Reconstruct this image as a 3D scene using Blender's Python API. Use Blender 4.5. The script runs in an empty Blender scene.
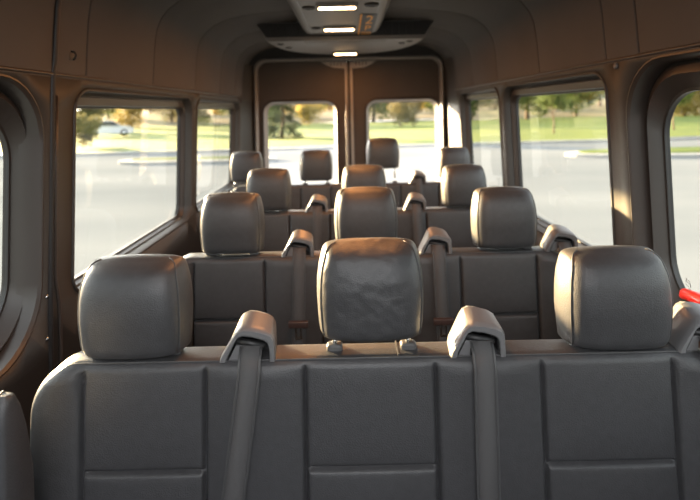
import bpy, bmesh, math, random
from mathutils import Vector, Matrix
from mathutils.geometry import delaunay_2d_cdt

R = math.radians
S = bpy.context.scene
C = S.collection
random.seed(7)

# ------------------------------------------------------------------ camera, sky, sun, exposure
EYE = 1.47                      # eye height above the van floor
GROUND = -0.65                  # ground below the van floor
F = 480.0                       # focal length in photo pixels
cam_d = bpy.data.cameras.new('camera')
cam = bpy.data.objects.new('camera', cam_d); C.objects.link(cam)
cam_d.sensor_width = 36.0
cam_d.lens = 36.0 * F / 700.0
cam_d.shift_x = 3.0 / 700.0
cam_d.shift_y = -140.0 / 700.0
cam_d.clip_start = 0.02; cam_d.clip_end = 600
cam.location = (0, 0, EYE)
ROLL = R(1.2)
cam.matrix_world = Matrix.Translation((0, 0, EYE)) @ Matrix.Rotation(R(90), 4, 'X') @ Matrix.Rotation(-ROLL, 4, 'Z')
cam_d.dof.use_dof = True
cam_d.dof.focus_distance = 1.12
cam_d.dof.aperture_fstop = 2.8
S.camera = cam

SUN_EL, SUN_AZ = R(8.0), R(-52.0)      # azimuth from +Y (rear of the van) towards +X
world = bpy.data.worlds.new('world'); S.world = world
world.use_nodes = True
wn = world.node_tree; wn.nodes.clear()
w_out = wn.nodes.new('ShaderNodeOutputWorld')
w_bg = wn.nodes.new('ShaderNodeBackground')
w_sky = wn.nodes.new('ShaderNodeTexSky')
w_sky.sky_type = 'NISHITA'
w_sky.sun_disc = False
w_sky.sun_elevation = R(16)
w_sky.sun_rotation = SUN_AZ
w_sky.air_density = 1.0; w_sky.dust_density = 2.5; w_sky.ozone_density = 1.0
w_bg.inputs['Strength'].default_value = 0.56
w_hs = wn.nodes.new('ShaderNodeHueSaturation'); w_hs.inputs['Saturation'].default_value = 0.22     # thin haze: a paler sky
wn.links.new(w_sky.outputs[0], w_hs.inputs['Color']); wn.links.new(w_hs.outputs[0], w_bg.inputs[0]); wn.links.new(w_bg.outputs[0], w_out.inputs[0])

sun_d = bpy.data.lights.new('sun', 'SUN')
sun = bpy.data.objects.new('sun', sun_d); C.objects.link(sun)
sun_d.energy = 30.0; sun_d.color = (1.0, 0.68, 0.35); sun_d.angle = R(1.5)
to_sun = Vector((math.sin(SUN_AZ) * math.cos(SUN_EL), math.cos(SUN_AZ) * math.cos(SUN_EL), math.sin(SUN_EL)))
sun.rotation_euler = to_sun.to_track_quat('Z', 'Y').to_euler()
sun.location = (-6, 6, 6)

S.view_settings.view_transform = 'Standard'
S.view_settings.look = 'None'
S.view_settings.gamma = 1.0
S.view_settings.use_curve_mapping = False
S.view_settings.exposure = 1.35

# ------------------------------------------------------------------ materials
def mat(name, col, rough=0.6, metal=0.0, bump=None, var=None, spec=0.5, coat=0.0, sheen=0.0, emit=None, sub=None):
    m = bpy.data.materials.new(name); m.use_nodes = True
    nt = m.node_tree; b = nt.nodes['Principled BSDF']
    b.inputs['Base Color'].default_value = (*col, 1)
    b.inputs['Roughness'].default_value = rough
    b.inputs['Metallic'].default_value = metal
    b.inputs['Specular IOR Level'].default_value = spec
    b.inputs['Coat Weight'].default_value = coat
    b.inputs['Sheen Weight'].default_value = sheen
    tc = nt.nodes.new('ShaderNodeTexCoord')
    if var:                                             # (scale, amount) soft colour variation
        n = nt.nodes.new('ShaderNodeTexNoise'); n.inputs['Scale'].default_value = var[0]; n.inputs['Detail'].default_value = 5
        r = nt.nodes.new('ShaderNodeValToRGB')
        a = var[1]
        r.color_ramp.elements[0].position = 0.3; r.color_ramp.elements[1].position = 0.7
        r.color_ramp.elements[0].color = (*[c * (1 - a) for c in col], 1)
        r.color_ramp.elements[1].color = (*[c * (1 + a) for c in col], 1)
        nt.links.new(tc.outputs['Object'], n.inputs['Vector']); nt.links.new(n.outputs['Fac'], r.inputs['Fac'])
        nt.links.new(r.outputs['Color'], b.inputs['Base Color'])
    if bump:                                            # list of (kind, scale, strength, distance)
        prev = None
        for kind, sc, st, dist in bump:
            if kind == 'v':
                n = nt.nodes.new('ShaderNodeTexVoronoi'); n.inputs['Scale'].default_value = sc; o = n.outputs['Distance']
            elif kind == 'w':
                n = nt.nodes.new('ShaderNodeTexWave'); n.inputs['Scale'].default_value = sc; n.bands_direction = 'DIAGONAL'; o = n.outputs['Fac']
            else:
                n = nt.nodes.new('ShaderNodeTexNoise'); n.inputs['Scale'].default_value = sc; n.inputs['Detail'].default_value = 3; o = n.outputs['Fac']
            bp = nt.nodes.new('ShaderNodeBump'); bp.inputs['Strength'].default_value = st; bp.inputs['Distance'].default_value = dist
            nt.links.new(tc.outputs['Object'], n.inputs['Vector']); nt.links.new(o, bp.inputs['Height'])
            if prev: nt.links.new(prev.outputs['Normal'], bp.inputs['Normal'])
            prev = bp
        nt.links.new(prev.outputs['Normal'], b.inputs['Normal'])
    if emit:
        b.inputs['Emission Color'].default_value = (*emit[0], 1); b.inputs['Emission Strength'].default_value = emit[1]
    return m

leather = mat('seat_leather', (0.040, 0.040, 0.043), 0.46, bump=[('v', 380, 0.5, 0.0008), ('n', 22, 0.10, 0.004)], var=(60, 0.10))
leather_creased = mat('creased_leather', (0.040, 0.040, 0.043), 0.46, bump=[('v', 380, 0.5, 0.0008), ('n', 8, 0.5, 0.035)], var=(60, 0.10))
piping_m = mat('piping_leather', (0.05, 0.05, 0.052), 0.5)
guide_m = mat('belt_guide_plastic', (0.13, 0.13, 0.135), 0.38, bump=[('n', 500, 0.12, 0.0005)])
black_m = mat('black_plastic', (0.012, 0.012, 0.013), 0.5)
webbing = mat('belt_webbing', (0.062, 0.06, 0.062), 0.7, bump=[('w', 260, 0.4, 0.0006)])
liner_m = mat('headliner_fabric', (0.074, 0.069, 0.067), 0.85, bump=[('n', 300, 0.2, 0.001)], var=(4, 0.07))
wall_m = mat('wall_trim_plastic', (0.034, 0.031, 0.028), 0.6, bump=[('n', 260, 0.2, 0.0008)], var=(5, 0.06))
frame_m = mat('window_trim_plastic', (0.036, 0.030, 0.027), 0.42, bump=[('n', 200, 0.1, 0.0008)])
lower_m = mat('lower_wall_plastic', (0.013, 0.0125, 0.0125), 0.5, bump=[('n', 200, 0.15, 0.001)])
gasket_m = mat('window_gasket_rubber', (0.02, 0.019, 0.019), 0.5)
grey_m = mat('light_grey_trim', (0.22, 0.21, 0.2), 0.45)
door_m = mat('rear_door_panel', (0.045, 0.036, 0.030), 0.6, bump=[('n', 200, 0.15, 0.001)], var=(6, 0.08))
duct_m = mat('air_duct_plastic', (0.17, 0.158, 0.15), 0.5, bump=[('n', 240, 0.1, 0.0006)])
floor_m = mat('floor_vinyl', (0.05, 0.048, 0.046), 0.55, bump=[('v', 60, 0.2, 0.001)])
steel = mat('chrome_steel', (0.6, 0.6, 0.6), 0.22, 1.0)
seat_frame_m = mat('painted_seat_frame', (0.03, 0.03, 0.032), 0.45)
orange_sign = mat('orange_print', (1.0, 0.42, 0.04), 0.5)
red_m = mat('red_plastic', (0.75, 0.035, 0.025), 0.35)
belt_clip = mat('dark_red_brown_clip', (0.05, 0.03, 0.027), 0.4)
lamp_m = mat('lamp_lens', (1, 0.85, 0.65), 0.4, emit=((1.0, 0.62, 0.30), 9.0))
white_m = mat('white_car_paint', (0.5, 0.5, 0.5), 0.25, coat=0.5)
tyre_m = mat('tyre_rubber', (0.02, 0.02, 0.02), 0.8)
car_glass = mat('dark_car_glass', (0.02, 0.02, 0.025), 0.08)
bark_m = mat('tree_bark', (0.12, 0.085, 0.06), 0.9, bump=[('n', 12, 0.6, 0.05)])
print_m = mat('white_print', (0.25, 0.25, 0.25), 0.6)

def glass_mat(name, tint):
    m = bpy.data.materials.new(name); m.use_nodes = True
    nt = m.node_tree; nt.nodes.clear()
    o = nt.nodes.new('ShaderNodeOutputMaterial'); mx = nt.nodes.new('ShaderNodeMixShader')
    t = nt.nodes.new('ShaderNodeBsdfTransparent'); t.inputs[0].default_value = (*tint, 1)
    g = nt.nodes.new('ShaderNodeBsdfGlossy'); g.inputs['Roughness'].default_value = 0.015
    lw = nt.nodes.new('ShaderNodeLayerWeight'); lw.inputs['Blend'].default_value = 0.5
    pw = nt.nodes.new('ShaderNodeMath'); pw.operation = 'POWER'; pw.inputs[1].default_value = 5.0
    f = nt.nodes.new('ShaderNodeMath'); f.operation = 'MULTIPLY_ADD'; f.inputs[1].default_value = 0.8; f.inputs[2].default_value = 0.04
    nt.links.new(lw.outputs['Facing'], pw.inputs[0]); nt.links.new(pw.outputs[0], f.inputs[0])
    nt.links.new(f.outputs[0], mx.inputs[0]); nt.links.new(t.outputs[0], mx.inputs[1]); nt.links.new(g.outputs[0], mx.inputs[2])
    nt.links.new(mx.outputs[0], o.inputs[0])
    return m
glass_m = glass_mat('tinted_side_glass', (0.66, 0.69, 0.66))
rear_glass_m = glass_mat('clear_rear_glass', (0.96, 0.97, 0.95))

def ramp_mat(name, stops, scale, rough=0.9, detail=6, spec=0.3, stretch=None):
    m = bpy.data.materials.new(name); m.use_nodes = True
    nt = m.node_tree; b = nt.nodes['Principled BSDF']; b.inputs['Roughness'].default_value = rough
    b.inputs['Specular IOR Level'].default_value = spec
    tc = nt.nodes.new('ShaderNodeTexCoord'); n = nt.nodes.new('ShaderNodeTexNoise'); r = nt.nodes.new('ShaderNodeValToRGB')
    mp = nt.nodes.new('ShaderNodeMapping')
    if stretch: mp.inputs['Scale'].default_value = stretch
    n.inputs['Scale'].default_value = scale; n.inputs['Detail'].default_value = detail
    els = r.color_ramp.elements
    while len(els) < len(stops): els.new(0.5)
    for e, (p, c) in zip(els, stops): e.position = p; e.color = (*c, 1)
    nt.links.new(tc.outputs['Object'], mp.inputs[0]); nt.links.new(mp.outputs[0], n.inputs['Vector'])
    nt.links.new(n.outputs['Fac'], r.inputs['Fac']); nt.links.new(r.outputs['Color'], b.inputs['Base Color'])
    return m
asphalt = ramp_mat('asphalt', [(0.35, (0.145, 0.158, 0.170)), (0.65, (0.195, 0.207, 0.216))], 0.25, 0.95, 8, 0.0, (0.35, 1.0, 1.0))
concrete = ramp_mat('kerb_concrete', [(0.3, (0.27, 0.265, 0.25)), (0.7, (0.34, 0.33, 0.31))], 1.5)
grass_m = ramp_mat('lawn_grass', [(0.3, (0.055, 0.085, 0.006)), (0.55, (0.092, 0.125, 0.008)), (0.75, (0.13, 0.155, 0.012))], 0.35, 0.95)
field_m = ramp_mat('dry_field', [(0.3, (0.11, 0.095, 0.055)), (0.6, (0.17, 0.145, 0.09)), (0.8, (0.115, 0.12, 0.05))], 0.4, 1.0, 8, 0.1, (1.5, 0.3, 1.0))
def leaf_mat(name, a, b_):
    m = ramp_mat(name, [(0.3, a), (0.7, b_)], 1.2, 0.7)
    nt = m.node_tree; b = nt.nodes['Principled BSDF']; o = nt.nodes['Material Output']
    tr = nt.nodes.new('ShaderNodeBsdfTranslucent'); mx = nt.nodes.new('ShaderNodeMixShader'); mx.inputs[0].default_value = 0.4
    rr = [n for n in nt.nodes if n.type == 'VALTORGB'][0]
    nt.links.new(rr.outputs[0], tr.inputs[0]); nt.links.new(b.outputs[0], mx.inputs[1]); nt.links.new(tr.outputs[0], mx.inputs[2])
    nt.links.new(mx.outputs[0], o.inputs[0])
    return m
leaf_green = leaf_mat('green_leaves', (0.05, 0.08, 0.017), (0.11, 0.14, 0.032))
leaf_dark = leaf_mat('dark_needles', (0.025, 0.042, 0.028), (0.055, 0.075, 0.045))
leaf_yellow = leaf_mat('yellow_leaves', (0.20, 0.15, 0.03), (0.30, 0.235, 0.06))
leaf_olive = leaf_mat('olive_leaves', (0.085, 0.08, 0.035), (0.15, 0.13, 0.06))

# ------------------------------------------------------------------ object helpers
def link(name, me, m, parent=None, smooth=True, loc=None):
    o = bpy.data.objects.new(name, me); C.objects.link(o)
    if m is not None: me.materials.append(m)
    if smooth:
        for p in me.polygons: p.use_smooth = True
    if parent is not None: o.parent = parent
    if loc: o.location = loc
    return o
def obj(name, bm, m, parent=None, smooth=True, loc=None, fix=True):
    if fix: bmesh.ops.recalc_face_normals(bm, faces=bm.faces)
    me = bpy.data.meshes.new(name); bm.to_mesh(me); bm.free()
    return link(name, me, m, parent, smooth, loc)
def empty(name, loc=(0, 0, 0), parent=None):
    o = bpy.data.objects.new(name, None); C.objects.link(o); o.location = loc; o.empty_display_size = 0.1
    if parent: o.parent = parent
    return o
def tag(o, label, cat, group=None, kind=None):
    o['label'] = label; o['category'] = cat
    if group: o['group'] = group
    if kind: o['kind'] = kind
    return o
def struct(o, label=None):
    o['kind'] = 'structure'
    if label: o['label'] = label
    return o
def weighted(o, angle=35):
    md = o.modifiers.new('edges', 'EDGE_SPLIT'); md.split_angle = R(angle)
    return o
def add_box(bm, x0, x1, y0, y1, z0, z1, bev=0.0, seg=2):
    vs = [bm.verts.new((x, y, z)) for x in (x0, x1) for y in (y0, y1) for z in (z0, z1)]
    fs = [(0, 1, 3, 2), (4, 6, 7, 5), (0, 4, 5, 1), (2, 3, 7, 6), (0, 2, 6, 4), (1, 5, 7, 3)]
    faces = [bm.faces.new([vs[i] for i in f]) for f in fs]
    if bev > 0:
        es = list({e for f in faces for e in f.edges})
        bmesh.ops.bevel(bm, geom=es, offset=bev, segments=seg, affect='EDGES', profile=0.7)
def loft(bm, rings, close_ring=True, cap0=False, cap1=False):
    vr = [[bm.verts.new(p) for p in r] for r in rings]
    n = len(vr[0])
    for a, b in zip(vr, vr[1:]):
        for i in range(n if close_ring else n - 1):
            j = (i + 1) % n
            bm.faces.new((a[i], a[j], b[j], b[i]))
    if cap0: bm.faces.new(list(reversed(vr[0])))
    if cap1: bm.faces.new(vr[-1])
    return vr
def add_tube(bm, pts, rad, n=8, caps=True):
    pts = [Vector(p) for p in pts]
    rings = []
    up = None
    for i, p in enumerate(pts):
        t = (pts[min(i + 1, len(pts) - 1)] - pts[max(i - 1, 0)]).normalized()
        if up is None:
            up = Vector((0, 0, 1)) if abs(t.z) < 0.9 else Vector((0, 1, 0))
        a = t.cross(up).normalized(); up = a.cross(t).normalized()
        r = rad[i] if isinstance(rad, (list, tuple)) else rad
        rings.append([p + (a * math.cos(k * 2 * math.pi / n) + up * math.sin(k * 2 * math.pi / n)) * r for k in range(n)])
    loft(bm, rings, cap0=caps, cap1=caps)
def lerp_tab(tab, v):
    for (a, fa), (b, fb) in zip(tab, tab[1:]):
        if v <= b:
            t = (v - a) / (b - a) if b > a else 0
            t = max(0, min(1, t))
            return fa + (fb - fa) * t
    return tab[-1][1]

def rrect(y0, y1, z0, z1, r, n=8):
    """rounded rectangle loop in 2-D; r = one radius or four (lower-left, lower-right, upper-right, upper-left)"""
    if not isinstance(r, (list, tuple)): r = [r] * 4
    pts = []
    cs = [(y0 + r[0], z0 + r[0], 180, r[0]), (y1 - r[1], z0 + r[1], 270, r[1]), (y1 - r[2], z1 - r[2], 0, r[2]), (y0 + r[3], z1 - r[3], 90, r[3])]
    for cy, cz, a0, rr in cs:
        for k in range(n + 1):
            a = R(a0 + 90 * k / n); pts.append((cy + rr * math.cos(a), cz + rr * math.sin(a)))
    return pts
def inside(p, poly):
    x, y = p; c = False
    j = len(poly) - 1
    for i in range(len(poly)):
        xi, yi = poly[i]; xj, yj = poly[j]
        if (yi > y) != (yj > y) and x < (xj - xi) * (y - yi) / (yj - yi) + xi: c = not c
        j = i
    return c
def sheet(outline, holes, fn, step=0.12):
    """triangulated panel with holes; fn maps (u, v) to 3-D"""
    pts = []; edges = []
    for loop in [outline] + holes:
        b = len(pts); n = len(loop)
        pts += [Vector(p) for p in loop]; edges += [(b + i, b + (i + 1) % n) for i in range(n)]
    us = [p[0] for p in outline]; vs = [p[1] for p in outline]
    u = min(us) + step / 2
    while u < max(us):
        v = min(vs) + step / 2
        while v < max(vs):
            if inside((u, v), outline) and not any(inside((u, v), h) for h in holes): pts.append(Vector((u, v)))
            v += step
        u += step
    vo, eo, fo, *_ = delaunay_2d_cdt(pts, edges, [], 0, 1e-5)
    bm = bmesh.new()
    bv = [bm.verts.new(fn(p.x, p.y)) for p in vo]
    for f in fo:
        c = ((vo[f[0]].x + vo[f[1]].x + vo[f[2]].x) / 3, (vo[f[0]].y + vo[f[1]].y + vo[f[2]].y) / 3)
        if inside(c, outline) and not any(inside(c, h) for h in holes):
            bm.faces.new([bv[i] for i in f])
    return bm

# ------------------------------------------------------------------ van shell
Y_FRONT, Y_REAR = -0.95, 4.02
def wall_x(z):
    return lerp_tab([(0, 0.862), (0.55, 0.872), (0.9, 0.872), (1.5, 0.852), (1.57, 0.850), (1.9, 0.83)], z)

# windows: (Y0, Y1) of the opening in the trim, and the extents of the glass
WIN_Z = (0.885, 1.558)
LEFT = [(0.30, 1.345, 0.83, 1.572, 0.17), (1.50, 2.63, 0.90, 1.550, 0.075), (2.72, 3.80, 0.90, 1.550, 0.075)]
RIGHT = [(0.30, 1.462, 0.83, 1.594, 0.17), (1.57, 2.60, 0.90, 1.576, 0.075), (2.68, 3.60, 0.90, 1.576, 0.075)]
def build_wall(name, side, wins):
    zt = 1.618 if side > 0 else 1.600
    out = [(Y_FRONT, 0), (Y_REAR, 0), (Y_REAR, zt), (Y_FRONT, zt)]
    dens = []
    for a, b in zip(out, out[1:] + out[:1]):
        n = 20 if abs(a[0] - b[0]) > 1 else 10
        for k in range(n): dens.append((a[0] + (b[0] - a[0]) * k / n, a[1] + (b[1] - a[1]) * k / n))
    holes = [rrect(y0, y1, z0, z1, r) for y0, y1, z0, z1, r in wins]
    bm = sheet(dens, holes, lambda u, v: (side * wall_x(v), u, v))
    bmesh.ops.recalc_face_normals(bm, faces=bm.faces)
    o = obj(name, bm, wall_m, fix=False)
    # dark lower half of the wall
    for p in o.data.polygons: p.material_index = 0
    o.data.materials.append(lower_m)
    for p in o.data.polygons:
        if p.center.z < 0.84: p.material_index = 1
    sol = o.modifiers.new('thick', 'SOLIDIFY'); sol.thickness = 0.004; sol.offset = 0
    return struct(o)
wl = build_wall('wall_left', -1, LEFT)
wr = build_wall('wall_right', 1, RIGHT)

def window(name, side, w, big=False):
    y0, y1, z0, z1, r = w
    root = struct(empty(name, (side * 0.9, (y0 + y1) / 2, z0)))
    inv = Matrix.Translation(-Vector(root.location))
    def ring(dy0, dy1, dz0, dz1, rr, dx, curved=True):
        return [inv @ Vector((side * (wall_x(pz) + dx), py, pz)) for py, pz in rrect(y0 + dy0, y1 - dy1, z0 + dz0, z1 - dz1, rr)]
    bm = bmesh.new()
    if not big:
        rings = [ring(-.012, -.012, -.012, -.012, r + .012, 0.006), ring(-.006, -.006, -.006, -.006, r + .006, -.007), ring(0, 0, 0, 0, r, -.007), ring(.004, .004, .004, .004, r, 0.004),
                 ring(.004, .004, .004, .004, r, 0.028)]
        loft(bm, rings)
        weighted(obj('surround', bm, wall_m, root))
        bm = bmesh.new()
        rings = [ring(-.004, -.004, -.004, -.004, r, 0.026), ring(.0, .0, .0, .012, r - .01, 0.040), ring(.004, .004, .004, .020, r - .01, 0.034), ring(.006, .006, .010, .046, r - .02, 0.036), ring(.010, .010, .016, .050, r - .02, 0.058)]
        loft(bm, rings)
        weighted(obj('inner_frame', bm, frame_m, root))
        g = (.010, .010, .016, .050, r - .02)
        gx = 0.058
    else:
        rings = [ring(-.008, -.008, -.008, -.008, r + .008, 0.004), ring(-.005, -.005, -.005, -.005, r + .005, -.003), ring(0, 0, 0, 0, r, -.004), ring(.006, .006, .006, .006, r, 0.004), ring(.010, .010, .010, .012, r - .01, 0.060)]
        loft(bm, rings)
        weighted(obj('surround', bm, frame_m, root))
        bm = bmesh.new()
        q = .026 if side > 0 else .001
        rings = [ring(.004, .004, .004, .010, r, 0.055), ring(q, q, .02, .03, r - .02, 0.042), ring(q + .004, q + .004, .03, .045, r - .02, 0.038), ring(q + .006, q + .006, .035, .055, r - .025, 0.05), ring(q + .007, q + .007, .05, .085, r - .03, 0.085)]
        loft(bm, rings)
        weighted(obj('inner_frame', bm, frame_m, root))
        g = (q + .007, q + .007, .05, .085, r - .03)
        gx = 0.085
    # rubber gasket
    bm = bmesh.new()
    loft(bm, [ring(g[0] - .004, g[1] - .004, g[2] - .004, g[3] - .004, g[4] + .004, gx - .004), ring(g[0] + .006, g[1] + .006, g[2] + .006, g[3] + .006, g[4] - .006, gx - .002), ring(g[0] + .006, g[1] + .006, g[2] + .006, g[3] + .006, g[4] - .006, gx + .014)])
    weighted(obj('gasket', bm, gasket_m, root))
    # pane
    lp = rrect(y0 + g[0] + .002, y1 - g[1] - .002, z0 + g[2] + .002, z1 - g[3] - .002, g[4])
    bm = bmesh.new()
    vs = [bm.verts.new(inv @ Vector((side * (wall_x(z) + gx + .006), y, z))) for y, z in lp]
    ctr = bm.verts.new(inv @ Vector((side * (wall_x((z0 + z1) / 2) + gx + .006), (y0 + y1) / 2, (z0 + z1) / 2)))
    for i in range(len(vs)): bm.faces.new((vs[i], vs[(i + 1) % len(vs)], ctr))
    obj('window_pane', bm, glass_m, root)
    return root
n = 1
for side, ws in ((-1, LEFT), (1, RIGHT)):
    for i, w in enumerate(ws):
        window('window_%d' % n, side, w, big=(i == 0)); n += 1

# floor
bm = bmesh.new(); add_box(bm, -0.88, 0.88, Y_FRONT, Y_REAR + 0.16, -0.04, 0.0)
struct(obj('floor', bm, floor_m, smooth=False))

# ceiling: curved lining in strips with seams
PROF = [(0.8455, 1.600), (0.843, 1.63), (0.838, 1.70), (0.832, 1.78), (0.822, 1.84), (0.803, 1.885), (0.772, 1.925), (0.725, 1.960), (0.66, 1.987), (0.57, 2.008), (0.45, 2.022), (0.30, 2.032), (0.12, 2.037), (0.0, 2.038)]
full = [(-x, z - (.018 if k < 2 else 0)) for k, (x, z) in enumerate(PROF)] + [(x, z) for x, z in reversed(PROF[:-1])]
bm = bmesh.new()
SEAMS = [Y_FRONT, -0.1, 0.85, 1.385, 1.56, 2.10, 2.68, 3.20, 3.62, Y_REAR]
def inset(p, d):          # push a profile point outwards
    x, z = p; v = Vector((x, z - 1.45)); v = v * (1 + d / max(v.length, .01)); return (v.x, v.y + 1.45)
for a, b in zip(SEAMS, SEAMS[1:]):
    rings = []
    for y, d in ((a, .012), (a + .005, .002), (a + .011, 0), (b - .011, 0), (b - .005, .002), (b, .012)):
        rings.append([(inset(p, d)[0], y, inset(p, d)[1]) for p in full])
    loft(bm, rings, close_ring=False)
rings = [[(inset(p, .013)[0], y, inset(p, .013)[1]) for p in full] for y in (Y_FRONT, Y_REAR + .14)]
o_ceiling = None
ceil = struct(weighted(obj('ceiling', bm, liner_m)))
bm = bmesh.new(); loft(bm, rings, close_ring=False)
obj('roof_skin', bm, black_m, ceil)
# trim rail between lining and wall, both sides
for side, nm in ((-1, 'trim_1'), (1, 'trim_2')):
    bm = bmesh.new()
    sec = [(0.853, 1.545), (0.838, 1.552), (0.830, 1.562), (0.832, 1.570), (0.846, 1.574)]
    sec = [(0.853, 1.603), (0.844, 1.604), (0.840, 1.608), (0.842, 1.614), (0.850, 1.616)]
    loft(bm, [[(side * x, y, z - (.018 if side < 0 else 0)) for x, z in sec] for y in (Y_FRONT, 1.36, Y_REAR)], close_ring=True)
    struct(obj(nm, bm, frame_m))
# dark vertical door seal beside the left pillar and across the lining
bm = bmesh.new()
path = [(-(wall_x(z) - .001), 1.385, z) for z in (0.02, 0.4, 0.8, 1.2, 1.5, 1.60)] + [(-(x) + .002, 1.385, z) for x, z in PROF[1:8]]
add_tube(bm, path, 0.009, 8)
struct(obj('trim_3', bm, black_m))
bm = bmesh.new()
path = [(-(wall_x(z) - .004), 1.43, z) for z in (0.02, 0.4, 0.75, 0.86)] + [(-(wall_x(.9) - .004), 1.425, .92), (-(wall_x(1.0) - .004), 1.405, 1.0), (-(wall_x(1.3) - .002), 1.405, 1.3), (-(wall_x(1.5) - .002), 1.405, 1.53)]
add_tube(bm, path, 0.006, 8)
struct(obj('trim_4', bm, frame_m))
# pillar screws and the little hooks
def screw(loc, nx, label):
    bm = bmesh.new()
    rings = []
    for r, h in ((0.006, 0), (0.006, .002), (0.004, .004), (0.0015, .0045)):
        rings.append([(nx * h, r * math.cos(k * math.pi / 5), r * math.sin(k * math.pi / 5)) for k in range(10)])
    loft(bm, rings, cap0=True, cap1=True)
    o = obj('trim_screw', bm, steel, loc=loc)
    tag(o, label, 'screw', 'screws in the left pillar trim')
screw((-(wall_x(.95) - .002), 1.33 + .04, 0.955), 1, 'upper bright screw head in the dark trim under the left pillar')
screw((-(wall_x(.83) - .002), 1.33 + .04, 0.835), 1, 'lower bright screw head in the dark trim under the left pillar')
# lower cover seam on left wall
# coat hook
bm = bmesh.new()
add_tube(bm, [(0, 0, .012), (.012, 0, .010), (.018, 0, 0), (.014, 0, -.010), (.008, 0, -.014)], .0035, 8)
add_box(bm, -.002, .003, -.010, .010, -.016, .018, .002)
tag(obj('coat_hook', bm, black_m, loc=(-.843, 1.47, 1.655)), 'small dark coat hook on the lining above the left middle window', 'hook')
bm = bmesh.new()
rings = [[(-h, r * math.cos(k * math.pi / 6), r * math.sin(k * math.pi / 6)) for k in range(12)] for r, h in ((.010, 0), (.010, .004), (.006, .007), (.002, .008))]
loft(bm, rings, cap0=True, cap1=True)
tag(obj('round_cap', bm, guide_m, loc=(.8445, 1.50, 1.590)), 'small round grey cap above the nearest right window', 'cap')

# rear wall with the door opening, two doors
DX0, DX1, DZ = -0.765, 0.805, 1.905
rear_out = [(-0.86, 0.0), (0.86, 0.0)] + [(x, z) for x, z in PROF[:-1]] + [(-x, z) for x, z in reversed(PROF)]
rear_out = [(-0.86, 0.0), (0.86, 0.0), (0.865, 0.9)] + [(x, z + .004) for x, z in PROF] + [(-x, z + .004) for x, z in reversed(PROF[:-1])] + [(-0.865, 0.9)]
hole = rrect(DX0, DX1, 0.03, DZ, [.02, .02, .09, .09])
bm = sheet(rear_out, [hole], lambda u, v: (u, Y_REAR, v))
o = obj('wall_back', bm, lower_m, smooth=False, fix=True)
o.modifiers.new('thick', 'SOLIDIFY').thickness = 0.006
struct(o)
bm = bmesh.new()
def rr2(e, y, r0=.09): return [(x, y, z) for x, z in rrect(DX0 + e, DX1 - e, 0.03 + e, DZ - e, [.02, .02, r0 - e * .5, r0 - e * .5])]
loft(bm, [rr2(-.004, 4.022), rr2(-.006, 4.008), rr2(.0, 3.998), rr2(.010, 3.998), rr2(.014, 4.008), rr2(.014, 4.11)])
struct(obj('trim_5', bm, grey_m))
MIDX = 0.020
def rear_door(name, x0, x1, gx0, gx1, hinge):
    root = struct(empty(name, ((x0 + x1) / 2, 4.10, 0.04)))
    off = -Vector(root.location)
    mv = lambda p: Vector(p) + off
    out = rrect(x0, x1, 0.045, DZ - .012, [.02, .02, .07 if hinge > 0 else .01, .07 if hinge < 0 else .01])
    hole = rrect(gx0 - .035, gx1 + .035, 0.765, 1.565, .10)
    bm = sheet(out, [hole], lambda u, v: mv((u, 4.095, v)))
    o = obj('inner_panel', bm, door_m, root, smooth=False)
    o.modifiers.new('thick', 'SOLIDIFY').thickness = 0.01
    bm = bmesh.new()
    def rg(e, y, r): return [mv((x, y, z)) for x, z in rrect(gx0 - e, gx1 + e, 0.80 - e, 1.530 + e, r)]
    loft(bm, [rg(.040, 4.098, .105), rg(.036, 4.082, .10), rg(.026, 4.080, .095), rg(.018, 4.092, .09)])
    obj('window_surround', bm, frame_m, root)
    bm = bmesh.new()
    loft(bm, [rg(.018, 4.092, .09), rg(.004, 4.135, .075), rg(-.004, 4.14, .07), rg(-.004, 4.155, .07)])
    obj('window_reveal', bm, grey_m, root)
    bm = bmesh.new()
    vs = [bm.verts.new(mv((x, 4.15, z))) for x, z in rrect(gx0 - .002, gx1 + .002, .80, 1.53, .07)]
    bm.faces.new(vs)
    obj('window_pane', bm, rear_glass_m, root)
    # bright edge strip along the middle of the opening and the upper latch
    xe = x1 if hinge < 0 else x0
    s = -1 if hinge < 0 else 1
    bm = bmesh.new()
    a, b = sorted((xe, xe + s * .022))
    add_box(bm, a + off.x, b + off.x, 4.02 + off.y, 4.10 + off.y, .06 + off.z, DZ - .03 + off.z, .006)
    obj('edge_strip', bm, grey_m, root)
    bm = bmesh.new()
    xl = xe + s * .022
    pts = [(xl, DZ - .022), (xl + s * .20, DZ - .022), (xl + s * .15, DZ - .052), (xl + s * .10, DZ - .075), (xl, DZ - .085)]
    loft(bm, [[mv((x, 4.05, z)) for x, z in pts], [mv((x, 4.095, z)) for x, z in pts]], cap0=True, cap1=True)
    obj('latch_cover', bm, grey_m, root, smooth=False)
    for k in range(4):
        bm = bmesh.new()
        xx = xl + s * (.03 + .028 * k)
        add_box(bm, xx - .004 + off.x, xx + .004 + off.x, 4.046 + off.y, 4.052 + off.y, DZ - .058 + off.z, DZ - .028 + off.z, .001)
        obj('latch_slot', bm, black_m, root, smooth=False)
    # pull handle under the window
    bm = bmesh.new()
    hx = xe + s * .12
    add_tube(bm, [mv((hx - .06, 4.09, .68)), mv((hx - .05, 4.04, .68)), mv((hx + .05, 4.04, .68)), mv((hx + .06, 4.09, .68))], .011, 8)
    obj('door_handle', bm, black_m, root)
    return root
rear_door('door_1', DX0 + .014, MIDX - .012, -.690, -.110, -1)
rear_door('door_2', MIDX + .012, DX1 - .014, .185, .765, 1)
# black weather seal between the rear doors
bm = bmesh.new(); add_box(bm, MIDX - .012, MIDX + .012, 4.06, 4.12, .05, DZ - .012, .003)
struct(obj('trim_6', bm, black_m))
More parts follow.
